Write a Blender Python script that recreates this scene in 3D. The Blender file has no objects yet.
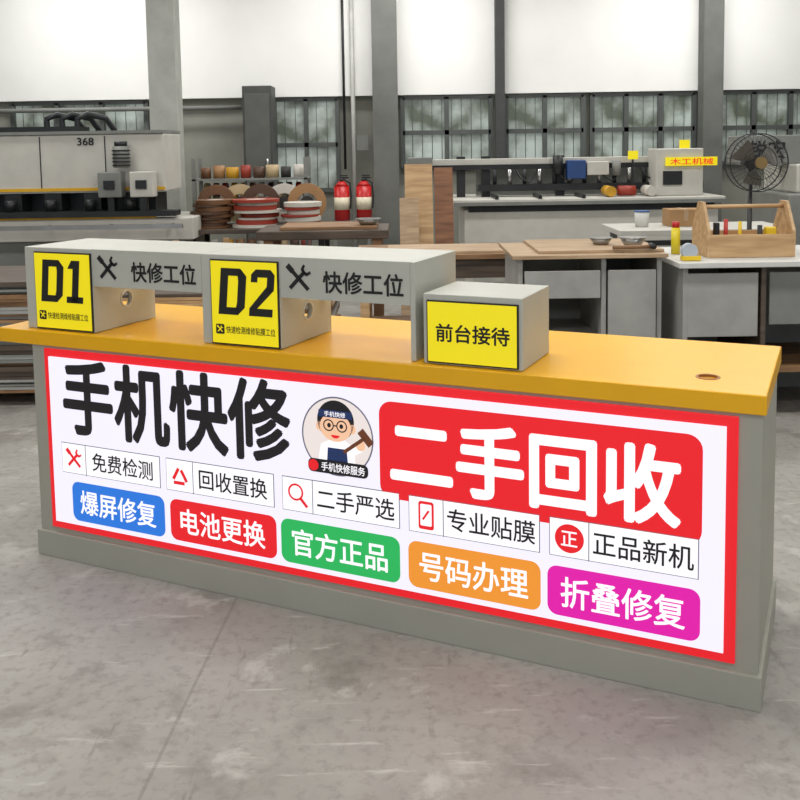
import bpy, bmesh, math, random
from mathutils import Matrix, Vector
random.seed(4)
scene=bpy.context.scene
scene.view_settings.view_transform='Standard'
COL=scene.collection

# ---------------------------------------------------------------- materials
def lin(c):
    c=c/255.0
    return c/12.92 if c<=0.04045 else ((c+0.055)/1.055)**2.4
def L(rgb): return (lin(rgb[0]),lin(rgb[1]),lin(rgb[2]),1)
_m={}
def mat(name,rgb,rough=0.6,metal=0.0,var=0.10,scale=6.0,emit=0.0,emul=1.0,bump=0.0):
    if name in _m: return _m[name]
    m=bpy.data.materials.new(name); m.use_nodes=True
    nt=m.node_tree; b=nt.nodes['Principled BSDF']
    c=L(rgb)
    b.inputs['Roughness'].default_value=rough
    b.inputs['Metallic'].default_value=metal
    if emit>0:
        b.inputs['Base Color'].default_value=(c[0]*emul,c[1]*emul,c[2]*emul,1)
        b.inputs['Emission Color'].default_value=c
        b.inputs['Emission Strength'].default_value=emit
    elif var>0:
        tc=nt.nodes.new('ShaderNodeTexCoord'); n=nt.nodes.new('ShaderNodeTexNoise')
        n.inputs['Scale'].default_value=scale; n.inputs['Detail'].default_value=6
        r=nt.nodes.new('ShaderNodeValToRGB')
        r.color_ramp.elements[0].position=0.3; r.color_ramp.elements[1].position=0.7
        r.color_ramp.elements[0].color=(c[0]*(1-var),c[1]*(1-var),c[2]*(1-var),1)
        r.color_ramp.elements[1].color=(min(1,c[0]*(1+var)),min(1,c[1]*(1+var)),min(1,c[2]*(1+var)),1)
        nt.links.new(tc.outputs['Object'],n.inputs['Vector'])
        nt.links.new(n.outputs['Fac'],r.inputs['Fac'])
        nt.links.new(r.outputs['Color'],b.inputs['Base Color'])
    else:
        b.inputs['Base Color'].default_value=c
    _m[name]=m; return m
def wood(name,a,b_,scale=3.0,rough=0.55):
    if name in _m: return _m[name]
    m=bpy.data.materials.new(name); m.use_nodes=True
    nt=m.node_tree; b=nt.nodes['Principled BSDF']; b.inputs['Roughness'].default_value=rough
    tc=nt.nodes.new('ShaderNodeTexCoord'); mp=nt.nodes.new('ShaderNodeMapping')
    mp.inputs['Scale'].default_value=(1,8,8)
    n=nt.nodes.new('ShaderNodeTexNoise'); n.inputs['Scale'].default_value=scale; n.inputs['Detail'].default_value=8
    r=nt.nodes.new('ShaderNodeValToRGB'); r.color_ramp.elements[0].position=0.35; r.color_ramp.elements[1].position=0.68
    r.color_ramp.elements[0].color=L(a); r.color_ramp.elements[1].color=L(b_)
    nt.links.new(tc.outputs['Object'],mp.inputs['Vector']); nt.links.new(mp.outputs['Vector'],n.inputs['Vector'])
    nt.links.new(n.outputs['Fac'],r.inputs['Fac']); nt.links.new(r.outputs['Color'],b.inputs['Base Color'])
    _m[name]=m; return m
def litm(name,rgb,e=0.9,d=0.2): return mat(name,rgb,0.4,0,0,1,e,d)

def floor_mat():
    m=bpy.data.materials.new('concrete_floor'); m.use_nodes=True
    nt=m.node_tree; b=nt.nodes['Principled BSDF']
    tc=nt.nodes.new('ShaderNodeTexCoord')
    def noise(s,d=8,dist=0.0,sc=None,rz=0):
        n=nt.nodes.new('ShaderNodeTexNoise'); n.inputs['Scale'].default_value=s; n.inputs['Detail'].default_value=d
        n.inputs['Distortion'].default_value=dist; n.inputs['Roughness'].default_value=.65
        if sc:
            mp=nt.nodes.new('ShaderNodeMapping'); mp.inputs['Scale'].default_value=sc; mp.inputs['Rotation'].default_value=(0,0,rz)
            nt.links.new(tc.outputs['Object'],mp.inputs['Vector']); nt.links.new(mp.outputs['Vector'],n.inputs['Vector'])
        else: nt.links.new(tc.outputs['Object'],n.inputs['Vector'])
        return n
    def ramp(src,p0,c0,p1,c1):
        r=nt.nodes.new('ShaderNodeValToRGB'); e=r.color_ramp.elements
        e[0].position=p0; e[0].color=c0; e[1].position=p1; e[1].color=c1
        nt.links.new(src,r.inputs['Fac']); return r
    def mix(f,a,bb):
        x=nt.nodes.new('ShaderNodeMix'); x.data_type='RGBA'
        nt.links.new(f,x.inputs[0])
        nt.links.new(a,x.inputs[6])
        if isinstance(bb,tuple): x.inputs[7].default_value=bb
        else: nt.links.new(bb,x.inputs[7])
        return x
    base=ramp(noise(.9,10).outputs['Fac'],0.3,L((140,136,130)),0.72,L((172,169,163)))
    fine=ramp(noise(22,6).outputs['Fac'],0.5,(0,0,0,1),0.75,(.8,.8,.8,1))
    x1=mix(fine.outputs['Color'],base.outputs['Color'],L((124,120,113)))
    stain=ramp(noise(2.2,11,.4).outputs['Fac'],0.54,(0,0,0,1),0.66,(.6,.6,.6,1))
    x1b=mix(stain.outputs['Color'],x1.outputs[2],L((112,107,100)))
    pale=ramp(noise(3.1,12,.3).outputs['Fac'],0.585,(0,0,0,1),0.66,(.5,.5,.5,1))
    x2=mix(pale.outputs['Color'],x1b.outputs[2],L((198,196,191)))
    # scuffs dragged across the floor
    sc=ramp(noise(3.0,9,.2,(1,6,1),.55).outputs['Fac'],0.60,(0,0,0,1),0.70,(.55,.55,.55,1))
    x2b=mix(sc.outputs['Color'],x2.outputs[2],L((205,203,198)))
    sd=ramp(noise(2.4,9,.2,(5,1,1),.2).outputs['Fac'],0.62,(0,0,0,1),0.70,(.5,.5,.5,1))
    x2c=mix(sd.outputs['Color'],x2b.outputs[2],L((100,95,88)))
    bk=nt.nodes.new('ShaderNodeTexBrick'); bk.inputs['Scale'].default_value=1.0
    bk.inputs['Mortar Size'].default_value=.006; bk.inputs['Brick Width'].default_value=3.2; bk.inputs['Row Height'].default_value=2.6
    bk.offset=0.0
    bk.inputs['Color1'].default_value=(0,0,0,1);bk.inputs['Color2'].default_value=(0,0,0,1);bk.inputs['Mortar'].default_value=(.3,.3,.3,1)
    mp=nt.nodes.new('ShaderNodeMapping'); mp.inputs['Location'].default_value=(.9,.35,0); mp.inputs['Rotation'].default_value=(0,0,.06)
    nt.links.new(tc.outputs['Object'],mp.inputs['Vector']); nt.links.new(mp.outputs['Vector'],bk.inputs['Vector'])
    x3=mix(bk.outputs['Color'],x2c.outputs[2],L((88,84,78)))
    nt.links.new(x3.outputs[2],b.inputs['Base Color'])
    b.inputs['Roughness'].default_value=0.55; b.inputs['Specular IOR Level'].default_value=.4
    bp=nt.nodes.new('ShaderNodeBump'); bp.inputs['Strength'].default_value=0.2
    nt.links.new(noise(30).outputs['Fac'],bp.inputs['Height']); nt.links.new(bp.outputs['Normal'],b.inputs['Normal'])
    return m

GREY=mat('counter_grey_laminate',(164,163,152),0.5,0,0.03)
LGREY=mat('riser_grey_laminate',(184,184,175),0.5,0,0.03)
YEL=mat('yellow_laminate',(240,178,14),0.32,0,0.03)
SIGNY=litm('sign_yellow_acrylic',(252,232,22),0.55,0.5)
BLACK=mat('black_vinyl',(22,22,24),0.5,0,0)
WHITE=litm('lightbox_white_film',(240,236,253),1.0,0.15)
RED=litm('lightbox_red_film',(230,28,38),0.9,0.25)
WTXT=litm('lightbox_white_lettering',(253,251,255),1.0,0.15)
BLUE=litm('lightbox_blue_film',(40,120,222)); GREEN=litm('lightbox_green_film',(40,182,92))
ORANGE=litm('lightbox_orange_film',(240,150,50)); MAG=litm('lightbox_magenta_film',(226,24,170))
DK=litm('lightbox_black_film',(32,30,34),0.5,0.3)
LINE=litm('lightbox_outline_film',(120,120,135),0.6,0.3)
SKIN=litm('mascot_skin_film',(246,196,160)); NAVY=litm('mascot_navy_film',(36,58,110),0.6); BRN=litm('mascot_brown_film',(120,66,40),0.6)
PEACH=litm('mascot_disc_film',(240,228,224),0.88)
MWHITE=mat('machine_white_paint',(198,196,188),0.5,0,0.06)
MGREY=mat('machine_grey_paint',(126,128,124),0.55,0,0.1)
MDARK=mat('machine_dark_metal',(40,42,44),0.45,0.3,0.15)
STEEL=mat('brushed_steel',(170,170,168),0.3,0.9,0.1)
MYEL=mat('machine_yellow_paint',(220,170,30),0.5)
PINE=wood('pine_board',(176,140,98),(206,172,128)); BROWN=wood('brown_board',(120,88,60),(158,122,86))
TAN=wood('tan_board',(158,130,100),(190,164,132)); DARKB=wood('dark_board',(70,60,52),(98,84,72))
CARD=mat('cardboard',(164,128,88),.85)

# ---------------------------------------------------------------- geometry helpers
def link(ob,parent=None):
    COL.objects.link(ob)
    if parent: ob.parent=parent
    return ob
def empty(name,loc=(0,0,0),rz=0,parent=None):
    e=bpy.data.objects.new(name,None); e.location=loc; e.rotation_euler=(0,0,rz); e.empty_display_size=.1
    return link(e,parent)
def mesh(name,verts,faces,m,parent=None,smooth=False):
    me=bpy.data.meshes.new(name); me.from_pydata(verts,[],faces); me.update()
    if m: me.materials.append(m)
    if smooth:
        for p in me.polygons: p.use_smooth=True
    return link(bpy.data.objects.new(name,me),parent)
def box(name,x0,x1,y0,y1,z0,z1,m,parent=None,bevel=0.0):
    bm=bmesh.new(); bmesh.ops.create_cube(bm,size=1)
    for v in bm.verts:
        v.co=Vector(((x0+x1)/2+v.co.x*(x1-x0),(y0+y1)/2+v.co.y*(y1-y0),(z0+z1)/2+v.co.z*(z1-z0)))
    if bevel>0: bmesh.ops.bevel(bm,geom=bm.edges[:],offset=bevel,segments=2,affect='EDGES',profile=.5)
    me=bpy.data.meshes.new(name); bm.to_mesh(me); bm.free(); me.materials.append(m)
    return link(bpy.data.objects.new(name,me),parent)
def cyl(name,c,r,h,m,parent=None,axis='Z',r2=None,seg=28,smooth=True):
    bm=bmesh.new(); bmesh.ops.create_cone(bm,cap_ends=True,segments=seg,radius1=r,radius2=r if r2 is None else r2,depth=h)
    R=Matrix.Identity(4)
    if axis=='X': R=Matrix.Rotation(math.pi/2,4,'Y')
    if axis=='Y': R=Matrix.Rotation(math.pi/2,4,'X')
    bmesh.ops.transform(bm,matrix=Matrix.Translation(c)@R,verts=bm.verts)
    for f in bm.faces: f.smooth=smooth and len(f.verts)==4
    me=bpy.data.meshes.new(name); bm.to_mesh(me); bm.free(); me.materials.append(m)
    return link(bpy.data.objects.new(name,me),parent)
def tube(name,c,r,t,h,m,parent=None,axis='Z',seg=36):
    vs=[];fs=[]
    for i in range(seg):
        a=2*math.pi*i/seg; ca,sa=math.cos(a),math.sin(a)
        for rr,hh in((r,-h/2),(r,h/2),(r-t,h/2),(r-t,-h/2)):
            p=(rr*ca,rr*sa,hh)
            if axis=='X': p=(p[2],p[0],p[1])
            if axis=='Y': p=(p[0],p[2],p[1])
            vs.append((c[0]+p[0],c[1]+p[1],c[2]+p[2]))
    for i in range(seg):
        j=(i+1)%seg
        for k in range(4): fs.append((i*4+k,j*4+k,j*4+(k+1)%4,i*4+(k+1)%4))
    return mesh(name,vs,fs,m,parent,False)
def rod(name,p0,p1,r,m,parent=None,seg=10):
    p0=Vector(p0);p1=Vector(p1);d=p1-p0
    bm=bmesh.new(); bmesh.ops.create_cone(bm,cap_ends=True,segments=seg,radius1=r,radius2=r,depth=d.length)
    q=d.to_track_quat('Z','Y').to_matrix().to_4x4()
    bmesh.ops.transform(bm,matrix=Matrix.Translation((p0+p1)/2)@q,verts=bm.verts)
    me=bpy.data.meshes.new(name); bm.to_mesh(me); bm.free(); me.materials.append(m)
    for p in me.polygons: p.use_smooth=True
    return link(bpy.data.objects.new(name,me),parent)
def curve(name,pts,r,m,parent=None,cyclic=False):
    cu=bpy.data.curves.new(name,'CURVE'); cu.dimensions='3D'; cu.bevel_depth=r; cu.bevel_resolution=2
    s=cu.splines.new('POLY'); s.points.add(len(pts)-1)
    for i,p in enumerate(pts): s.points[i].co=(*p,1)
    s.use_cyclic_u=cyclic; cu.materials.append(m)
    return link(bpy.data.objects.new(name,cu),parent)
def apply_mesh(ob):
    dg=bpy.context.evaluated_depsgraph_get(); dg.update()
    me=bpy.data.meshes.new_from_object(ob.evaluated_get(dg)); ob.modifiers.clear(); ob.data=me
def cut(ob,cutters):
    for c in cutters:
        md=ob.modifiers.new('b','BOOLEAN'); md.operation='DIFFERENCE'; md.object=c; md.solver='EXACT'
    bpy.context.view_layer.update()
    apply_mesh(ob)
    for c in cutters: bpy.data.objects.remove(c)
def flat(name,pts,y,m,parent):
    t=0.0008
    n=len(pts)
    vs=[(p[0],y,p[1]) for p in pts]+[(p[0],y+t,p[1]) for p in pts]
    fs=[tuple(range(n)),tuple(range(2*n-1,n-1,-1))]+[(i,n+i,n+(i+1)%n,(i+1)%n) for i in range(n)]
    return mesh(name,vs,fs,m,parent)
def rr(x0,x1,z0,z1,r,k=6):
    o=[]
    for cx,cz,a0 in((x1-r,z1-r,0),(x0+r,z1-r,90),(x0+r,z0+r,180),(x1-r,z0+r,270)):
        for i in range(k+1):
            a=math.radians(a0+90*i/k); o.append((cx+r*math.cos(a),cz+r*math.sin(a)))
    return o
def ell(cx,cz,a,b,n=32,a0=0,a1=360):
    full=(a1-a0)>=360
    return [(cx+a*math.cos(math.radians(a0+(a1-a0)*i/(n if full else n-1))),cz+b*math.sin(math.radians(a0+(a1-a0)*i/(n if full else n-1)))) for i in range(n)]
def ringflat(name,cx,cz,r,t,y,m,parent,n=32):
    vs=[];fs=[]
    for i in range(n):
        a=2*math.pi*i/n
        vs.append((cx+r*math.cos(a),y,cz+r*math.sin(a))); vs.append((cx+(r-t)*math.cos(a),y,cz+(r-t)*math.sin(a)))
    for i in range(n):
        j=(i+1)%n; fs.append((2*i,2*j,2*j+1,2*i+1))
    return mesh(name,vs,fs,m,parent)
def bar(name,x0,z0,x1,z1,w,y,m,parent):
    dx,dz=x1-x0,z1-z0; l=math.hypot(dx,dz); nx,nz=-dz/l*w/2,dx/l*w/2
    return flat(name,[(x0+nx,z0+nz),(x0-nx,z0-nz),(x1-nx,z1-nz),(x1+nx,z1+nz)],y,m,parent)
def text(name,body,cx,cz,w,h,m,parent,y=-0.01,off=0.0,res=3):
    """lettering cut from film; 'off' is the extra stroke weight in em, made by overlaying shifted copies"""
    cu=bpy.data.curves.new(name,'FONT'); cu.body=body; cu.resolution_u=res; cu.size=1
    ob=bpy.data.objects.new(name+'_tmp',cu); COL.objects.link(ob)
    bpy.context.view_layer.update()
    dg=bpy.context.evaluated_depsgraph_get(); me=bpy.data.meshes.new_from_object(ob.evaluated_get(dg))
    bpy.data.objects.remove(ob)
    co=[(v.co.x,v.co.y) for v in me.vertices]; fc=[tuple(p.vertices) for p in me.polygons]
    if not co: return None
    xs=[c[0] for c in co]; ys=[c[1] for c in co]
    x0,x1,y0,y1=min(xs)-off,max(xs)+off,min(ys)-off,max(ys)+off
    sh=[(0,0)]
    if off>0: sh+=[(off*math.cos(math.pi*k/4),off*math.sin(math.pi*k/4)) for k in range(8)]
    vs=[];fs=[]
    for i,(dx,dy) in enumerate(sh):
        o=len(vs)
        vs+=[(cx+((c[0]+dx-x0)/(x1-x0)-.5)*w, y-i*.00004, cz+((c[1]+dy-y0)/(y1-y0)-.5)*h) for c in co]
        fs+=[tuple(j+o for j in f) for f in fc]
    bpy.data.meshes.remove(me)
    return mesh(name,vs,fs,m,parent)
def tool_icon(parent,cx,cz,r,y,m):
    bar('icon_handle_1',cx-r*.75,cz-r*.75,cx+r*.45,cz+r*.45,r*.3,y,m,parent)
    bar('icon_handle_2',cx+r*.8,cz-r*.8,cx-r*.55,cz+r*.55,r*.3,y,m,parent)
    bar('icon_wrench_jaw_1',cx+r*.3,cz+r*.75,cx+r*.5,cz+r*.3,r*.26,y,m,parent)
    bar('icon_wrench_jaw_2',cx+r*.75,cz+r*.3,cx+r*.3,cz+r*.5,r*.26,y,m,parent)
    bar('icon_wrench_jaw_3',cx+r*.3,cz+r*.7,cx+r*.5,cz+r*1.0,r*.2,y,m,parent)
    bar('icon_wrench_jaw_4',cx+r*.7,cz+r*.3,cx+r*1.0,cz+r*.5,r*.2,y,m,parent)
    bar('icon_driver_tip',cx-r*.5,cz+r*.5,cx-r*.95,cz+r*.95,r*.42,y,m,parent)

# ================================================================= ROOM
floor=box('floor',-8,7.5,-3,13.2,-.1,0,floor_mat())
WALLC=mat('wall_plaster',(146,147,138),0.9,0,0.14,1.5)
UPW=mat('wall_whitewash',(246,246,243),0.9,0,0.03,1.5)
box('wall_back',-8,7.5,13.0,13.2,0,4.6,WALLC)
box('wall_left',-8.2,-8,-3,13.2,0,4.6,WALLC)
box('wall_right',7.5,7.7,-3,13.2,0,4.6,WALLC)
box('ceiling',-8.2,7.7,-3,13.2,4.6,4.7,mat('ceiling_paint',(205,205,200),0.9))
box('trim_1',-8,7.5,12.86,13.0,2.48,4.6,UPW)
box('baseboard_back',-8,7.5,12.97,13.0,0,.25,mat('skirting_grey',(120,122,116),.8))
GLASS=bpy.data.materials.new('frosted_daylight_glass'); GLASS.use_nodes=True
nt=GLASS.node_tree;b=nt.nodes['Principled BSDF'];tc=nt.nodes.new('ShaderNodeTexCoord');n=nt.nodes.new('ShaderNodeTexNoise')
n.inputs['Scale'].default_value=2.4;n.inputs['Detail'].default_value=5
r=nt.nodes.new('ShaderNodeValToRGB');r.color_ramp.elements[0].position=.38;r.color_ramp.elements[0].color=L((84,90,78));r.color_ramp.elements[1].position=.64;r.color_ramp.elements[1].color=L((170,180,174))
nt.links.new(tc.outputs['Object'],n.inputs['Vector']);nt.links.new(n.outputs['Fac'],r.inputs['Fac']);nt.links.new(r.outputs['Color'],b.inputs['Base Color']);nt.links.new(r.outputs['Color'],b.inputs['Emission Color'])
b.inputs['Emission Strength'].default_value=.4;b.inputs['Roughness'].default_value=.25  # panes glow by themselves, standing in for daylight behind the frosted glass
FRM=mat('window_frame_grey',(84,88,86),.5)
def window(i,x0,x1,z0,z1,nm,nh=2):
    e=empty('window_%d'%i,((x0+x1)/2,12.93,(z0+z1)/2)); w=(x1-x0)/2;h=(z1-z0)/2
    box('glass',-w,w,.03,.05,-h,h,GLASS,e)
    for k in range(nm+1):
        x=-w+2*w*k/nm; box('mullion_%d'%k,x-.03,x+.03,-.03,.03,-h,h,FRM,e)
    for k in range(nh+1):
        z=-h+2*h*k/nh; box('rail_%d'%k,-w,w,-.03,.03,z-.03,z+.03,FRM,e)
    nb=int(2*w/.13)
    for k in range(1,nb): rod('bar_%d'%k,(-w+2*w*k/nb,-.01,-h),(-w+2*w*k/nb,-.01,h),.005,FRM,e,6)
window(1,-1.67,-.82,1.22,2.45,2)
window(2,.06,1.25,1.5,2.45,2)
window(3,1.46,2.5,1.5,2.45,2)
window(4,2.62,4.0,1.5,2.45,3)
window(5,4.3,5.8,1.5,2.45,3)
window(6,-5.2,-3.4,1.9,2.45,3,1)
CONC=mat('column_concrete',(108,110,106),.9,0,.15,3)
box('concrete_column',-.33,-.0,12.5,12.84,0,4.6,CONC)
box('concrete_column.001',1.3,1.42,12.7,12.84,0,4.6,mat('column_dark',(70,72,72),.8))
box('concrete_column.002',-2.75,-2.45,10.6,10.9,0,4.6,mat('column_pale',(172,174,168),.9))
box('concrete_column.003',4.02,4.28,12.6,12.84,0,4.6,CONC)
cab=empty('electrical_cabinet')
box('cabinet_body',-2.0,-1.62,12.3,12.7,0,2.6,mat('cabinet_dark',(76,78,76),.6),cab,.01)
box('cabinet_door',-1.97,-1.65,12.28,12.3,.1,2.5,mat('cabinet_door_grey',(92,94,90),.6),cab,.004)
cyl('cabinet_handle',(-1.69,12.26,1.6),.015,.14,STEEL,cab)
pp=empty('wall_conduit')
rod('pipe_1',(-.6,12.82,.0),(-.6,12.82,4.5),.03,mat('pipe_white',(190,190,186),.5),pp)
rod('pipe_2',(-.72,12.82,1.5),(-.72,12.82,4.5),.018,MDARK,pp)
rod('pipe_3',(-7.9,12.82,2.35),(-2.1,12.82,2.35),.03,MGREY,pp)
box('switch_box',-.56,-.4,12.78,12.84,1.75,1.95,MGREY,pp)

REDP=mat('extinguisher_red',(190,22,22),.35)
for i,x in enumerate((-.745,-.46)):
    e=empty('fire_extinguisher'+('' if i==0 else '.%03d'%i),(x,12.3,.852))
    cyl('cylinder',(0,0,.22),.1,.44,REDP,e); cyl('shoulder',(0,0,.47),.1,.07,REDP,e,r2=.04)
    cyl('neck',(0,0,.52),.025,.05,BLACK,e); box('lever',-.02,.09,-.012,.012,.54,.56,BLACK,e); box('handle',-.02,.08,-.012,.012,.57,.585,BLACK,e)
    curve('hose',[(.03,0,.53),(.11,-.02,.48),(.12,-.03,.3),(.11,-.04,.15)],.012,BLACK,e)
    cyl('label',(0,0,.22),.1015,.16,mat('extinguisher_label',(225,215,190),.5),e)
e=empty('extinguisher_stand',(-.6,12.3,0))
box('stand_top',-.26,.24,-.12,.12,.82,.85,MGREY,e)
for sx in(-.23,.2):
    for sy in(-.09,.09): box('stand_leg',sx-.02,sx+.02,sy-.02,sy+.02,0,.82,MGREY,e)

# ================================================================= EDGE BANDING MACHINE
e=empty('edge_banding_machine',(0,0,0))
box('base',-6.4,-2.02,9.0,9.8,.08,.95,MGREY,e,.01)
for x in(-6.2,-4.2,-2.3): box('foot',x-.1,x+.1,9.1,9.7,0,.08,MDARK,e)
box('bed',-6.4,-1.95,8.95,9.85,.95,1.16,MWHITE,e,.01)
box('conveyor',-6.4,-2.1,8.9,9.1,1.18,1.23,MDARK,e)
box('yellow_strip',-6.4,-2.3,8.94,8.96,1.16,1.19,MYEL,e)
box('panel_support_rail',-6.4,-2.0,8.7,8.74,1.08,1.12,STEEL,e)
for k in range(8): rod('support_bar_%d'%k,(-6.2+k*.58,8.74,1.1),(-6.2+k*.58,8.95,1.1),.012,STEEL,e)
box('back_housing',-6.4,-2.4,9.35,9.8,1.16,1.5,MDARK,e)
box('hood',-6.4,-2.24,9.1,9.8,1.4,1.96,MWHITE,e,.015)
box('hood_cap',-6.4,-2.24,9.08,9.82,1.96,1.99,MGREY,e)
for k in range(6):
    x=-5.9+k*.62; box('hood_door_seam_%d'%k,x-.004,x+.004,9.092,9.1,1.42,1.94,MDARK,e)
box('hood_yellow_line',-6.4,-2.24,9.09,9.1,1.42,1.45,MYEL,e)
text('model_number','368',-2.98,1.89,.16,.075,BLACK,e,y=9.085,off=.02)
for k in range(9):
    x=-5.6+k*.38
    cyl('pressure_roller_%d'%k,(x,9.02,1.29),.05,.1,MDARK,e); box('roller_block_%d'%k,x-.08,x+.08,9.1,9.35,1.24,1.4,MDARK,e)
for k,x in enumerate((-2.72,-2.42)):
    box('trim_unit_%d'%k,x-.11,x+.11,8.92,9.08,1.36,1.6,MWHITE if k else MGREY,e,.01)
    box('trim_unit_leg_%d'%k,x-.03,x+.03,8.95,9.05,1.23,1.36,MDARK,e)
    box('trim_knob_%d'%k,x-.05,x+.05,8.9,8.92,1.44,1.52,MDARK,e)
cyl('motor',(-2.62,9.0,1.74),.075,.2,MGREY,e)
for k in range(5): tube('motor_fin_%d'%k,(-2.62,9.0,1.66+k*.035),.085,.012,.012,MDARK,e)
cyl('motor_cap',(-2.62,9.0,1.86),.06,.05,MDARK,e)
box('top_plenum',-4.2,-3.1,9.2,9.6,1.99,2.04,MDARK,e)
for k,x in enumerate((-3.45,-3.3,-3.15)): curve('hood_hose_%d'%k,[(x,9.4,2.04),(x,9.4,2.12),(x+.1,9.4,2.16),(x+.25,9.5,2.12),(x+.3,9.6,2.0)],.03,MDARK,e)

# ================================================================= TABLE WITH EDGE-BAND ROLLS
e=empty('storage_table',(0,0,0))
box('top',-2.1,-.7,9.15,10.0,.98,1.02,DARKB,e,.004)
for x in(-2.03,-.77):
    for y in(9.27,9.93): box('leg',x-.03,x+.03,y-.03,y+.03,0,.98,MDARK,e)
box('shelf',-2.0,-.77,9.25,9.95,.4,.43,BROWN,e)
e=empty('edge_band_rolls',(0,0,.002))
cols=[(112,76,48),(186,164,126),(200,150,36),(200,196,186),(82,58,42),(160,120,78),(46,44,42),(150,52,36)]
cm=[mat('edge_tape_%d'%i,c,.5) for i,c in enumerate(cols)]
k=0
for x,n,rad in((-1.87,9,.2),(-1.42,8,.24),(-.97,7,.19)):
    z=1.02
    for i in range(n):
        h=random.choice((.022,.03,.045)); m=cm[(k*3+i)%8]
        ox=random.uniform(-.03,.03); rd=rad*random.uniform(.8,1.02)
        tube('roll_%d'%k,(x+ox,9.48+ox,z+h/2),rd,rd*.55,h-.003,m,e,seg=32); cyl('core_%d'%k,(x+ox,9.48+ox,z+h/2),rd*.47,h-.006,cm[3],e)
        z+=h; k+=1
for i,(x,m) in enumerate(((-1.9,0),(-1.66,1),(-1.44,4),(-1.2,3),(-.96,5))):
    y=9.86+.03*(i%2)
    tube('standing_roll_%d'%i,(x,y,1.23),.2,.1,.03,cm[m],e,axis='Y'); cyl('standing_core_%d'%i,(x,y,1.23),.07,.025,cm[6],e,axis='Y')
e=empty('roll_rack',(0,0,0))
for x in(-2.2,-1.0): 
    for y in(10.2,10.56): box('post',x-.02,x+.02,y-.02,y+.02,0,1.7,MGREY,e)
for z in(.6,1.2,1.46): box('shelf_%d'%int(z*100),-2.22,-.98,10.18,10.58,z,z+.02,MGREY,e)
for i in range(8):
    x=-2.1+i*.145; cyl('rack_roll_%d'%i,(x,10.35,1.54+.01*(i%2)),.055+.008*(i%3),.12+.02*(i%2),cm[(i*5)%8],e)
for i in range(11):
    x=-2.1+i*.1; tube('rack_ring_%d'%i,(x,10.4,1.33),.1,.05,.05,cm[(i*3+1)%8],e,axis='X')
for i in range(8):
    x=-1.88+i*.12; cyl('rack_tin_%d'%i,(x,10.4,.72),.05,.18,cm[(i*3+2)%8],e)

e=empty('slab_workbench')
box('slab',-1.25,-.1,8.2,8.9,1.0,1.08,DARKB,e,.01)
box('slab_overlay',-1.05,-.2,8.25,8.8,1.08,1.11,BROWN,e,.005)
for x in(-1.15,-.2):
    for y in(8.27,8.83): box('leg',x-.04,x+.04,y-.04,y+.04,0,1.0,BROWN,e)
box('lower_shelf',-1.15,-.2,8.25,8.85,.45,.48,DARKB,e)
e=empty('wooden_table')
box('top',-.35,1.02,7.2,8.0,.93,.97,BROWN,e,.004)
box('top_board',-.1,.8,7.25,7.8,.97,.99,TAN,e,.003)
for x in(-.28,.95):
    for y in(7.27,7.93): box('leg',x-.035,x+.035,y-.035,y+.035,0,.93,PINE,e)
box('apron',-.28,.95,7.25,7.28,.78,.93,DARKB,e)
box('lower_shelf',-.28,.95,7.3,7.9,.35,.38,BROWN,e)
e=empty('metal_dish',(-.28,8.4,1.112))
cyl('dish_bowl',(0,0,.025),.07,.05,STEEL,e,r2=.11); cyl('dish_rim',(0,0,.052),.115,.006,STEEL,e)

def lean(name,x0,x1,y,h,t,m,dy=.35):
    vs=[(x0,y,0),(x1,y,0),(x1,y+dy,h),(x0,y+dy,h),(x0,y+t,0),(x1,y+t,0),(x1,y+dy+t,h),(x0,y+dy+t,h)]
    return mesh(name,vs,[(0,1,2,3),(7,6,5,4),(0,4,5,1),(1,5,6,2),(2,6,7,3),(3,7,4,0)],m)
lean('leaning_board',.06,.36,10.0,1.6,.03,PINE)
lean('leaning_board.001',.38,.58,10.0,1.56,.03,wood('red_brown_board',(110,70,46),(146,100,68)))
lean('leaning_board.002',.0,.2,9.7,1.25,.02,TAN)

def pallet_stack(name,x0,x1,y0,y1,h,mats,seed):
    rnd=random.Random(seed); e=empty(name)
    for k in range(3): box('runner_%d'%k,x0+(x1-x0-.08)*k/2,x0+(x1-x0-.08)*k/2+.08,y0,y1,0,.1,PINE,e)
    z=.1;i=0
    while z<h:
        t=rnd.choice((.018,.025,.036)); a,b_=rnd.uniform(0,.08),rnd.uniform(0,.08); c=rnd.uniform(0,.06)
        box('panel_%d'%i,x0+a,x1-b_,y0+c,y1-c,z,z+t-.003,mats[rnd.randrange(len(mats))],e); z+=t; i+=1
    return z
CABG=mat('bench_panel_grey',(160,160,156),.6)
pallet_stack('panel_stack',-3.9,-2.35,6.6,7.6,.86,[BROWN,CABG,MGREY,DARKB,CABG],1)
pallet_stack('panel_stack.001',-2.2,-1.2,6.9,7.7,.72,[PINE,CABG,BROWN,DARKB],2)
pallet_stack('panel_stack.002',-1.05,-.5,7.0,7.8,.8,[CABG,TAN,BROWN],3)
e=empty('offcut_bin',(-1.75,8.35,0))
for a in((-.3,.3,-.25,-.23),(-.3,.3,.23,.25)): box('side',a[0],a[1],a[2],a[3],0,.7,BROWN,e)
box('end_1',-.3,-.28,-.23,.23,0,.7,BROWN,e); box('end_2',.28,.3,-.23,.23,0,.7,BROWN,e); box('bin_bottom',-.28,.28,-.23,.23,0,.03,BROWN,e)
for k in range(14):
    x=random.uniform(-.22,.22); y=random.uniform(-.17,.17); h=random.uniform(.75,1.02)
    box('offcut_%d'%k,x-.025,x+.025,y-.008,y+.008,.03,h,[PINE,TAN,CABG,DARKB][k%4],e)
e=empty('cardboard_box',(-2.62,8.2,0))
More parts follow.
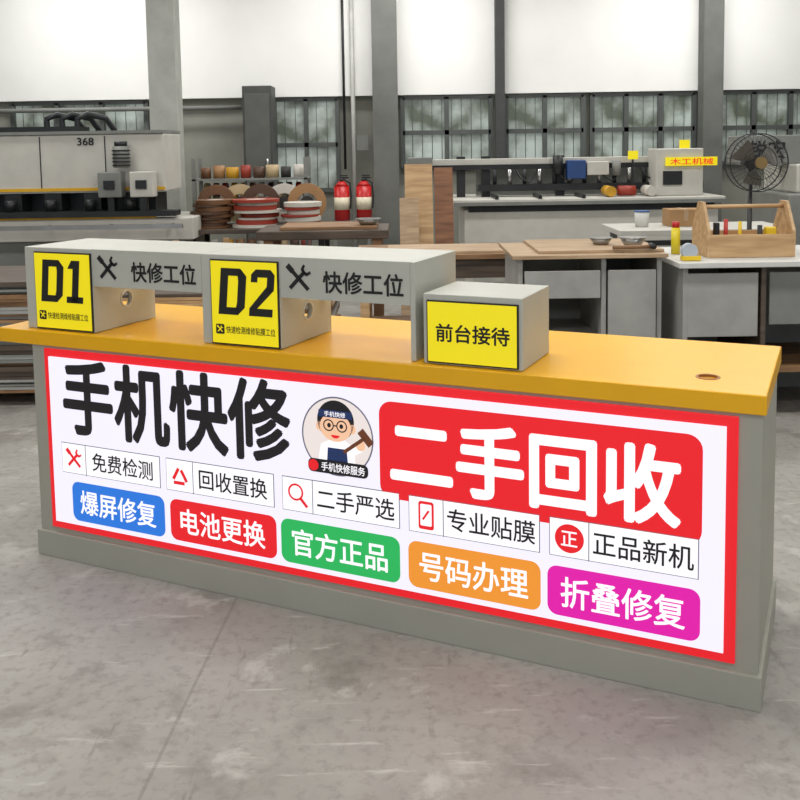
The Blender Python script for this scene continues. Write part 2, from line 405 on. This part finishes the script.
box('carton',-.25,.25,-.2,.2,0,.45,CARD,e,.004); box('carton_tape',-.03,.03,-.203,.203,.1,.452,TAN,e); box('flap',-.25,.25,-.205,-.2,.3,.45,CARD,e)

# ================================================================= BEAM SAW
e=empty('panel_beam_saw')
box('base',.75,3.7,11.0,12.1,.1,1.05,MWHITE,e,.01)
for x in(.95,2.2,3.5): box('foot',x-.1,x+.1,11.1,12.0,0,.1,MDARK,e)
box('table_top',.62,3.75,10.9,12.2,1.1,1.17,MWHITE,e,.01)
box('table_edge',.62,3.75,10.88,10.9,1.1,1.14,MGREY,e)
box('base_slot',.9,3.6,10.99,11.0,.6,.66,MDARK,e); box('base_shadow_gap',.8,3.65,10.99,11.0,1.02,1.1,MDARK,e)  # second box: dark strip standing in for shade under the table top
for k in range(5): box('base_door_%d'%k,.85+k*.57,1.35+k*.57,10.98,11.0,.2,.56,mat('door_panel',(172,172,166),.5),e,.004)
for k,x in enumerate((.75,1.05,1.95,3.1)): box('gantry_post_%d'%k,x-.05,x+.05,11.5,11.6,1.17,1.66,MDARK,e)
box('gantry_beam',.15,3.65,11.46,11.64,1.54,1.63,MWHITE,e,.005)
box('gantry_rail',.12,3.7,11.44,11.46,1.5,1.56,MDARK,e)
box('gantry_end_head',.1,.4,11.4,11.66,1.42,1.66,MGREY,e,.01)
box('pressure_beam',.95,3.65,11.4,11.5,1.24,1.32,MDARK,e)
box('rear_guard',.95,3.65,11.75,11.8,1.17,1.5,MGREY,e)
for k in range(14): cyl('pneumatic_cylinder_%d'%k,(1.15+k*.18,11.45,1.41),.024,.18,STEEL if k%2 else MDARK,e)
box('saw_carriage',2.0,2.22,11.3,11.44,1.38,1.6,mat('machine_blue',(36,70,126),.4),e,.01)
box('carriage_plate',2.24,2.5,11.32,11.44,1.42,1.58,MWHITE,e,.01); cyl('carriage_motor',(1.9,11.38,1.55),.06,.22,MDARK,e); cyl('carriage_motor_2',(2.6,11.38,1.5),.05,.18,MGREY,e)
for k in range(4): curve('air_hose_%d'%k,[(1.4+k*.5,11.42,1.5),(1.45+k*.5,11.36,1.4),(1.55+k*.5,11.36,1.34),(1.62+k*.5,11.42,1.42),(1.66+k*.5,11.42,1.5)],.01,MDARK,e)
box('control_cabinet',3.0,3.55,11.1,11.5,1.17,1.72,MWHITE,e,.01)
box('control_screen',3.08,3.3,11.08,11.1,1.3,1.46,MDARK,e)
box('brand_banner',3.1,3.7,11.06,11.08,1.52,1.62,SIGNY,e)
text('brand_banner_text','木工机械',3.4,1.57,.5,.075,RED,e,y=11.05,off=.01)
box('safety_card',2.72,2.84,11.3,11.31,1.6,1.7,SIGNY,e); box('safety_card_post',2.77,2.79,11.31,11.33,1.17,1.6,MDARK,e)
box('safety_card_2',3.3,3.42,11.2,11.21,1.72,1.82,SIGNY,e)
for k in range(3): box('fence_%d'%k,1.1+k*.5,1.14+k*.5,10.9,11.4,1.17,1.21,MDARK,e)
e=empty('board_rolls',(0,0,.003))
for k,(x,c) in enumerate(((2.45,2),(2.66,7),(2.92,3))): cyl('roll_%d'%k,(x,11.12,1.235),.06,.3 if k!=1 else .2,cm[c],e,axis='X' if k==1 else 'Y')
e=empty('cnc_machine')
box('body',3.95,6.2,9.6,10.8,.0,1.25,MGREY,e,.02)
box('upper_body',4.1,6.0,9.8,10.7,1.25,1.55,MWHITE,e,.02)
box('panel',4.2,4.7,9.58,9.6,.7,1.1,MWHITE,e)
box('gantry',3.55,6.1,10.0,10.3,1.55,1.85,MGREY,e,.01)
text('maker_plate','锐宏',3.86,1.70,.38,.2,BLACK,e,y=9.98,off=.02)
e=empty('assembly_table')
box('top',2.0,3.6,8.6,9.4,.95,1.0,MWHITE,e,.005)
for x in(2.1,3.5):
    for y in(8.7,9.3): box('leg',x-.03,x+.03,y-.03,y+.03,0,.95,MGREY,e)
box('lower_shelf',2.05,3.55,8.65,9.35,.35,.38,MGREY,e)
e=empty('cardboard_box.001',(2.7,9.05,1.002))
box('carton',-.16,.16,-.12,.12,0,.16,CARD,e,.004); box('carton_tape',-.02,.02,-.122,.122,.05,.162,TAN,e)
e=empty('glue_bucket',(2.3,9.0,1.002))
cyl('bucket',(0,0,.07),.06,.14,mat('bucket_white',(210,210,205),.5),e,r2=.07); cyl('bucket_lid',(0,0,.145),.073,.012,mat('bucket_blue',(50,90,150),.5),e)

# ================================================================= RIGHT WORKBENCH / CABINETS
e=empty('workbench_cabinet')
box('top_board',.72,1.72,6.05,6.9,1.06,1.085,TAN,e,.003)
box('top_board_2',.9,1.72,6.15,6.9,1.085,1.105,TAN,e,.003)
box('left_side',.76,.79,6.1,6.85,0,1.06,CABG,e); box('mid_side',1.3,1.33,6.1,6.85,0,1.06,CABG,e); box('right_side',1.66,1.69,6.1,6.85,0,1.06,CABG,e)
box('back',.79,1.66,6.82,6.85,0,1.06,MGREY,e); box('shelf_1',.79,1.66,6.12,6.82,.5,.53,CABG,e); box('bottom',.79,1.66,6.12,6.82,.06,.09,CABG,e)
box('drawer_front',.8,1.29,6.08,6.1,.8,.98,CABG,e,.003); box('door_front',1.34,1.65,6.08,6.1,.1,.98,CABG,e,.003)
e=empty('white_workbench')
WB=mat('bench_white_board',(206,206,202),.5,0,.04)
box('top',1.76,3.6,5.95,6.9,1.0,1.035,WB,e,.004)
box('left_panel',1.8,1.83,6.0,6.85,0,1.0,CABG,e); box('right_panel',3.5,3.53,6.0,6.85,0,1.0,CABG,e); box('mid_panel',2.3,2.33,6.0,6.85,0,1.0,DARKB,e)
box('front_panel',1.83,2.28,6.0,6.02,.55,.96,CABG,e,.003); box('front_panel_2',2.36,3.48,6.02,6.04,.62,.96,MGREY,e,.003)
box('back_panel',1.83,3.5,6.82,6.85,0,1.0,MGREY,e); box('lower_shelf',1.83,3.5,6.05,6.82,.3,.33,BROWN,e)
e=empty('wooden_tool_tray',(2.30,6.35,1.037))
box('bottom',-.27,.27,-.16,.16,0,.015,PINE,e); box('front',-.27,.27,-.17,-.155,0,.15,PINE,e,.002); box('back',-.27,.27,.155,.17,0,.15,PINE,e,.002)
for s,nm in((-1,'end_left'),(1,'end_right')):
    x=.277*s
    vs=[];pts=[(-.17,0),(.17,0),(.17,.17),(.05,.36),(-.05,.36),(-.17,.17)]
    for xx in(x-.01,x+.01): vs+=[(xx,a,b_) for a,b_ in pts]
    mesh(nm,vs,[tuple(range(6)),tuple(range(11,5,-1))]+[(i,i+6,(i+1)%6+6,(i+1)%6) for i in range(6)],PINE,e)
rod('handle',(-.27,0,.325),(.27,0,.325),.014,PINE,e)
TR=mat('tool_red',(180,40,30),.4); TY=mat('tool_yellow',(226,190,30),.4)
cyl('tool_handle_1',(-.12,-.02,.13),.014,.22,TR,e); cyl('tool_handle_2',(0,.05,.12),.012,.2,TY,e)
cyl('tool_handle_3',(.1,-.04,.11),.016,.18,BLACK,e); box('tape_measure',.13,.2,-.08,-.02,.015,.19,TY,e,.01); box('pliers',-.2,-.17,-.05,.0,.015,.22,MDARK,e,.004)
e=empty('tape_dispenser',(1.86,6.08,1.037))
cyl('tape_roll',(0,0,.06),.05,.05,mat('tape_blue_white',(180,190,200),.4),e,axis='Y'); box('tape_body',-.05,.07,-.03,.03,0,.03,TY,e,.004)
e=empty('steel_bowl',(1.55,6.3,1.107))
cyl('bowl_base',(0,0,.03),.05,.06,STEEL,e,r2=.085); cyl('bowl_rim',(0,0,.063),.09,.006,STEEL,e)
e=empty('steel_bowl.001',(1.38,6.5,1.107))
cyl('bowl_base',(0,0,.02),.05,.04,STEEL,e,r2=.075); cyl('bowl_rim',(0,0,.043),.08,.006,STEEL,e)
e=empty('claw_hammer',(1.5,6.13,1.107))
rod('hammer_handle',(-.12,0,.015),(.14,.02,.015),.013,BROWN,e); rod('hammer_head',(.14,-.03,.02),(.14,.06,.02),.018,MDARK,e)
e=empty('spray_can',(1.88,6.45,1.037))
cyl('can',(0,0,.09),.03,.18,mat('can_yellow',(226,206,40),.35),e); cyl('cap',(0,0,.2),.025,.04,mat('can_red',(190,30,30),.35),e)
e=empty('pedestal_fan',(2.74,7.3,1.63))
FD=mat('fan_dark',(38,38,38),.4)
tube('cage_front',(0,-.06,0),.225,.008,.008,FD,e,axis='Y'); tube('cage_back',(0,.06,0),.225,.008,.008,FD,e,axis='Y')
tube('cage_mid',(0,-.085,0),.13,.005,.005,FD,e,axis='Y')
for k in range(36):
    a=2*math.pi*k/36; c,s=math.cos(a),math.sin(a)
    curve('wire_%d'%k,[(.04*c,-.1,.04*s),(.13*c,-.09,.13*s),(.222*c,-.06,.222*s),(.224*c,.06,.224*s),(.08*c,.1,.08*s)],.0015,FD,e)
cyl('hub',(0,-.1,0),.045,.02,mat('fan_hub',(120,98,56),.4),e,axis='Y'); cyl('motor',(0,.1,0),.06,.14,FD,e,axis='Y')
for k in range(3):
    a0=math.radians(120*k+20); vs=[];N=7
    for i in range(N):
        t=i/(N-1); r_=.04+.15*t
        for w_ in(-1,1):
            a=a0+w_*(.35+.2*math.sin(t*2.6)); vs.append((r_*math.cos(a),w_*.03,r_*math.sin(a)))
    mesh('blade_%d'%k,vs,[(2*i,2*i+1,2*i+3,2*i+2) for i in range(N-1)],mat('fan_blade',(92,88,80),.4),e)
rod('pole',(0,.12,-.0),(0,.12,-1.6),.018,FD,e); cyl('fan_base',(0,.12,-1.61),.2,.04,FD,e)

# ================================================================= RECEPTION COUNTER
A=(1.109,2.862,0); RZ=-math.atan2(.421,.907)
C=empty('reception_counter',A,RZ)
T=.957
box('body_front_panel',-3.02,0,0,.02,.11,T,GREY,C)
box('body_left_panel',-3.02,-3.0,.02,.73,.11,T,GREY,C); box('body_right_panel',-.02,0,.02,.73,.11,T,GREY,C)
box('body_mid_panel',-1.52,-1.5,.02,.7,.11,T,GREY,C)
box('body_shelf',-3.0,-.02,.02,.7,.5,.52,GREY,C); box('body_bottom',-3.0,-.02,.02,.7,.11,.13,GREY,C)
box('plinth',-3.035,.012,-.014,.735,0,.115,GREY,C,.003)
slab=box('countertop',-3.21,.012,-.012,.765,T,1.02,YEL,C,.004)
hole=cyl('h',(-.184,.173,1.0),.034,.3,YEL,C); cut(slab,[hole])
tube('cable_grommet',(-.184,.173,1.018),.04,.008,.008,mat('grommet_wood',(170,110,50),.4),C)
LB=C
box('lightbox_red_border',-2.945,-.069,-.010,0,.141,.945,RED,LB,.003)
box('lightbox_face',-2.912,-.104,-.019,-.009,.175,.912,WHITE,LB)
yA=-.0205;yB=-.0222;yC=-.0240;yD=-.0255;yE=-.027
text('title_lettering','手机快修',-2.262,.746,1.15,.335,DK,LB,yA,.028)
flat('recycle_title_plate',rr(-1.31,-.173,.515,.878,.05),yA,RED,LB)
text('recycle_title_lettering','二手回收',-.752,.697,1.03,.272,WTXT,LB,yB,.03)
labels=[(2.857,2.323,'免费检测'),(2.292,1.770,'回收置换'),(1.733,1.232,'二手严选'),(1.196,.704,'专业贴膜'),(.671,.181,'正品新机')]
for i,(a,b_,t) in enumerate(labels):
    z0,z1=.405,.54
    flat('feature_box_outline_%d'%i,[(-a,z0),(-b_,z0),(-b_,z1),(-a,z1)],yA,LINE,LB)
    flat('feature_box_%d'%i,[(-a+.003,z0+.003),(-b_-.003,z0+.003),(-b_-.003,z1-.003),(-a+.003,z1-.003)],yB,WTXT,LB)
    flat('feature_divider_%d'%i,[(-a+.135,z0),(-a+.138,z0),(-a+.138,z1),(-a+.135,z1)],yC,LINE,LB)
    text('feature_text_%d'%i,t,-(a+b_)/2+.068,.473,.325,.082,DK,LB,yC,.01)
    cx,cz=-a+.07,.473
    if i==0: tool_icon(LB,cx,cz,.042,yC,RED)
    if i==1:
        P=[(cx+.046*math.cos(math.radians(q)),cz-.008+.046*math.sin(math.radians(q))) for q in(90,210,330)]
        for k in range(3):
            p,q=P[k],P[(k+1)%3]; bar('recycle_arrow_%d'%k,p[0]*.88+q[0]*.12,p[1]*.88+q[1]*.12,p[0]*.2+q[0]*.8,p[1]*.2+q[1]*.8,.014,yC,RED,LB)
    if i==2:
        ringflat('magnifier_lens',cx-.008,cz+.01,.034,.008,yC,RED,LB); bar('magnifier_handle',cx+.014,cz-.014,cx+.042,cz-.044,.012,yC,RED,LB)
    if i==3:
        flat('phone_icon_frame',rr(cx-.03,cx+.03,cz-.052,cz+.052,.01),yC,RED,LB); flat('phone_icon_screen',rr(cx-.022,cx+.022,cz-.038,cz+.042,.005),yD,WTXT,LB); bar('phone_icon_mark',cx-.012,cz-.015,cx+.012,cz+.02,.008,yE,RED,LB)
    if i==4:
        flat('genuine_seal',ell(cx,cz,.05,.05),yC,RED,LB); text('genuine_seal_text','正',cx,cz,.056,.052,WTXT,LB,yD,.01)
tags=[(2.808,2.308,'爆屏修复',BLUE),(2.279,1.765,'电池更换',RED),(1.744,1.234,'官方正品',GREEN),(1.200,.702,'号码办理',ORANGE),(.678,.175,'折叠修复',MAG)]
for i,(a,b_,t,m) in enumerate(tags):
    flat('service_tag_%d'%i,rr(-a,-b_,.196,.37,.035),yA,m,LB)
    text('service_tag_text_%d'%i,t,-(a+b_)/2,.283,.41,.108,WTXT,LB,yB,.014)
mx,mz=-1.485,.722
flat('mascot_disc',ell(mx,mz,.15,.15,48),yA,PEACH,LB); ringflat('mascot_disc_outline',mx,mz,.152,.006,yB,LINE,LB,48)
flat('mascot_body',[(mx-.085,mz-.11),(mx-.07,mz-.035),(mx-.02,mz-.01),(mx+.03,mz-.01),(mx+.07,mz-.04),(mx+.075,mz-.11)],yB,WTXT,LB)
flat('mascot_apron',[(mx-.045,mz-.11),(mx-.04,mz-.045),(mx+.04,mz-.045),(mx+.045,mz-.11)],yC,NAVY,LB)
flat('mascot_hair',ell(mx-.005,mz+.06,.078,.078),yC,DK,LB)
flat('mascot_face',ell(mx-.005,mz+.036,.066,.055),yD,SKIN,LB)
flat('mascot_ear_l',ell(mx-.075,mz+.035,.014,.018,16),yC,SKIN,LB); flat('mascot_ear_r',ell(mx+.066,mz+.035,.014,.018,16),yC,SKIN,LB)
flat('mascot_headband',[(mx-.078,mz+.072),(mx+.068,mz+.072),(mx+.066,mz+.1),(mx-.074,mz+.1)],yE,NAVY,LB)
text('mascot_headband_text','手机快修',mx-.005,mz+.086,.09,.02,WTXT,LB,yE-.0012,.01)
for s in(-1,1):
    ringflat('mascot_glasses_%d'%(s+1),mx-.005+s*.028,mz+.042,.023,.005,yE,DK,LB,20); flat('mascot_eye_%d'%(s+1),ell(mx-.005+s*.026,mz+.042,.008,.009,14),yE,DK,LB)
bar('mascot_bridge',mx-.01,mz+.042,mx+.0,mz+.042,.005,yE,DK,LB)
flat('mascot_mouth',ell(mx-.005,mz+.006,.018,.012,16,180,360),yE,RED,LB)
bar('mascot_arm',mx+.05,mz-.06,mx+.1,mz-.03,.03,yD,WTXT,LB); flat('mascot_hand',ell(mx+.1,mz-.022,.02,.02,16),yE,SKIN,LB)
bar('mascot_hammer_handle',mx+.03,mz-.055,mx+.12,mz+.01,.014,yE-.001,BRN,LB); bar('mascot_hammer_head',mx+.1,mz+.035,mx+.145,mz-.015,.03,yE-.001,BRN,LB)
flat('mascot_ribbon',rr(mx-.125,mx+.13,mz-.145,mz-.093,.02),yE,DK,LB)
flat('mascot_ribbon_icon',ell(mx-.102,mz-.119,.022,.022,20),yE-.001,RED,LB)
text('mascot_ribbon_text','手机快修服务',mx+.025,mz-.119,.185,.034,WTXT,LB,yE-.001,.012)

# ---------------------------------------------------------------- workstation riser
R=empty('workstation_riser',(A[0],A[1],1.0215),RZ)
ZT=.362; Y0=.03; Y1=.43
def station(i,xo,xl,xr,digit):
    o=box('station_box_%s'%digit,xo,xr,Y0,Y1,0,ZT,LGREY,R,.003)
    c1=box('c1',xo+.018,xr-.018,Y0+.02,Y1+.1,.018,ZT-.018,LGREY,R)
    c2=cyl('c2',(xr,.235,.12),.034,.12,LGREY,R,axis='X')
    bpy.context.view_layer.update(); cut(o,[c1,c2])
    tube('cable_hole_ring_%s'%digit,(xr+.001,.235,.12),.04,.007,.006,MWHITE,R,axis='X')
    box('sign_bezel_%s'%digit,xl+.020,xr-.002,Y0-.008,Y0,.004,ZT-.018,BLACK,R,.002)
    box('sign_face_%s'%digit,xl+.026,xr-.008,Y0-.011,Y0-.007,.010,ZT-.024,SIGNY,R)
    ys=Y0-.0125; x0=xl+.058; zb=.126; H=.185; sl=.018
    def ch(name,pts): flat(name,[(p[0]+sl*(p[1]-zb)/H,p[1]) for p in pts],ys,BLACK,R)
    w=.122; t=.037; c=.03
    ch('letter_stem',[(x0,zb),(x0+t,zb),(x0+t,zb+H),(x0,zb+H)])
    ch('letter_top',[(x0+t,zb+H-t*.8),(x0+w-c,zb+H-t*.8),(x0+w-c,zb+H),(x0+t,zb+H)])
    ch('letter_bottom',[(x0+t,zb),(x0+w-c,zb),(x0+w-c,zb+t*.8),(x0+t,zb+t*.8)])
    ch('letter_right',[(x0+w-c,zb),(x0+w,zb+c),(x0+w,zb+H-c),(x0+w-c,zb+H),(x0+w-t-.004,zb+H-t*.8),(x0+w-t,zb+H-t-.012),(x0+w-t,zb+t+.012),(x0+w-t-.004,zb+t*.8)])
    x1=x0+w+.022
    if digit=='1':
        ch('digit_stem',[(x1+.03,zb),(x1+.066,zb),(x1+.066,zb+H),(x1+.03,zb+H)]); ch('digit_flag',[(x1+.0,zb+H-.036),(x1+.03,zb+H-.036),(x1+.03,zb+H),(x1+.02,zb+H)])
        ch('digit_foot',[(x1+.002,zb),(x1+.094,zb),(x1+.094,zb+.028),(x1+.002,zb+.028)])
    else:
        w2=.107;tt=.031;mid=zb+H/2
        ch('digit_top',[(x1,zb+H-tt-.02),(x1+.03,zb+H-tt-.02),(x1+.03,zb+H-tt),(x1+w2,zb+H-tt),(x1+w2,zb+H-.02),(x1+w2-.02,zb+H),(x1+.02,zb+H),(x1,zb+H-.02)])
        ch('digit_right',[(x1+w2-.033,mid-.0),(x1+w2,mid+.012),(x1+w2,zb+H-tt),(x1+w2-.033,zb+H-tt)])
        ch('digit_diag',[(x1,zb+tt),(x1+.036,zb+tt),(x1+w2,mid+.012),(x1+w2-.033,mid+.026)])
        ch('digit_bottom',[(x1,zb),(x1+w2,zb),(x1+w2,zb+tt),(x1,zb+tt)])
    flat('sign_icon_plate_%s'%digit,rr(xl+.044,xl+.084,.046,.086,.006),ys,BLACK,R); tool_icon(R,xl+.064,.066,.014,ys-.001,SIGNY)
    text('sign_caption_%s'%digit,'快速检测维修贴膜工位',xl+.207,.066,.228,.03,BLACK,R,ys,.012)
station(0,-3.07,-3.03,-2.685,'1'); station(1,-2.118,-2.09,-1.75,'2')
LED=mat('led_strip',(255,244,220),.4,0,0,1,11.0,1)
BH=.158
for i,(xl,xr,ix,t0,t1) in enumerate(((-2.685,-2.118,-2.6,-2.475,-2.145),(-1.75,-1.2,-1.665,-1.56,-1.225))):
    box('bridge_front_%d'%i,xl,xr,Y0,Y0+.02,ZT-BH,ZT,LGREY,R); box('bridge_top_%d'%i,xl,xr,Y0+.02,Y1,ZT-.02,ZT,LGREY,R); box('bridge_back_%d'%i,xl,xr,Y1-.02,Y1,ZT-BH,ZT-.02,LGREY,R)
    box('bridge_soffit_%d'%i,xl,xr,Y0+.02,Y1-.02,ZT-BH,ZT-BH+.015,LGREY,R)
    box('led_strip_%d'%i,xl+.05,xr-.05,Y0+.2,Y0+.215,ZT-BH-.006,ZT-BH,LED,R)
    tool_icon(R,ix,ZT-.08,.052,Y0-.0015,BLACK)
    text('bridge_text_%d'%i,'快修工位',(t0+t1)/2,ZT-.088,t1-t0,.085,BLACK,R,Y0-.0015,.02)
box('riser_end_panel',-1.2,-1.18,Y0,Y1,0,ZT,LGREY,R,.002)

B=empty('reception_sign_box',(A[0],A[1],1.0215),RZ)
o=box('box_shell',-1.145,-.775,.02,.345,0,.253,LGREY,B,.003)
c1=box('c1',-1.127,-.793,.04,.45,.018,.235,LGREY,B); bpy.context.view_layer.update(); cut(o,[c1])
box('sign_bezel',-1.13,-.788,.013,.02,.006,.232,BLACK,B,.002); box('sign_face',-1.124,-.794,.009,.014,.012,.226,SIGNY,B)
text('sign_text','前台接待',-.955,.118,.275,.066,BLACK,B,.0075,.02)

# ================================================================= LIGHTS
def added_lamp(i,x,y,z=4.5,e=170,sx=2.2,sy=.5):  # fixtures above the view, added to light the room
    f=empty('ceiling_lamp'+('' if i==0 else '.%03d'%i),(x,y,z))
    box('housing',-sx/2,sx/2,-sy/2,sy/2,.03,.1,MWHITE,f)
    for s in(-.12,.12): cyl('tube_%d'%(s>0),(0,s,.0),.018,sx*.95,mat('tube_glow',(255,252,244),.5,0,0,1,3.0,1),f,axis='X')
    ld=bpy.data.lights.new('tube_light','AREA'); ld.shape='RECTANGLE'; ld.size=sx; ld.size_y=sy; ld.energy=e; ld.color=(1,.985,.965)
    lo=bpy.data.objects.new('tube_light',ld); lo.location=(0,0,-.05); link(lo,f)
i=0
for y,en in((0.5,58),(4.5,76),(8.5,58),(11.5,66)):
    for x in(-4,0,4): added_lamp(i,x,y,e=en); i+=1
w=bpy.data.worlds.new('w'); scene.world=w; w.use_nodes=True
bg=w.node_tree.nodes['Background']; bg.inputs[0].default_value=(.88,.94,1,1); bg.inputs[1].default_value=.75

# ================================================================= CAMERA
cd=bpy.data.cameras.new('camera'); cam=bpy.data.objects.new('camera',cd); COL.objects.link(cam)
cd.sensor_width=36; cd.lens=42.75; cd.shift_y=-167/800; cd.clip_start=.05
cam.matrix_world=Matrix.Translation((0,0,1.8))@Matrix.Rotation(math.pi/2-math.radians(5.23),4,'X')@Matrix.Rotation(math.radians(-.917),4,'Z')
scene.camera=cam
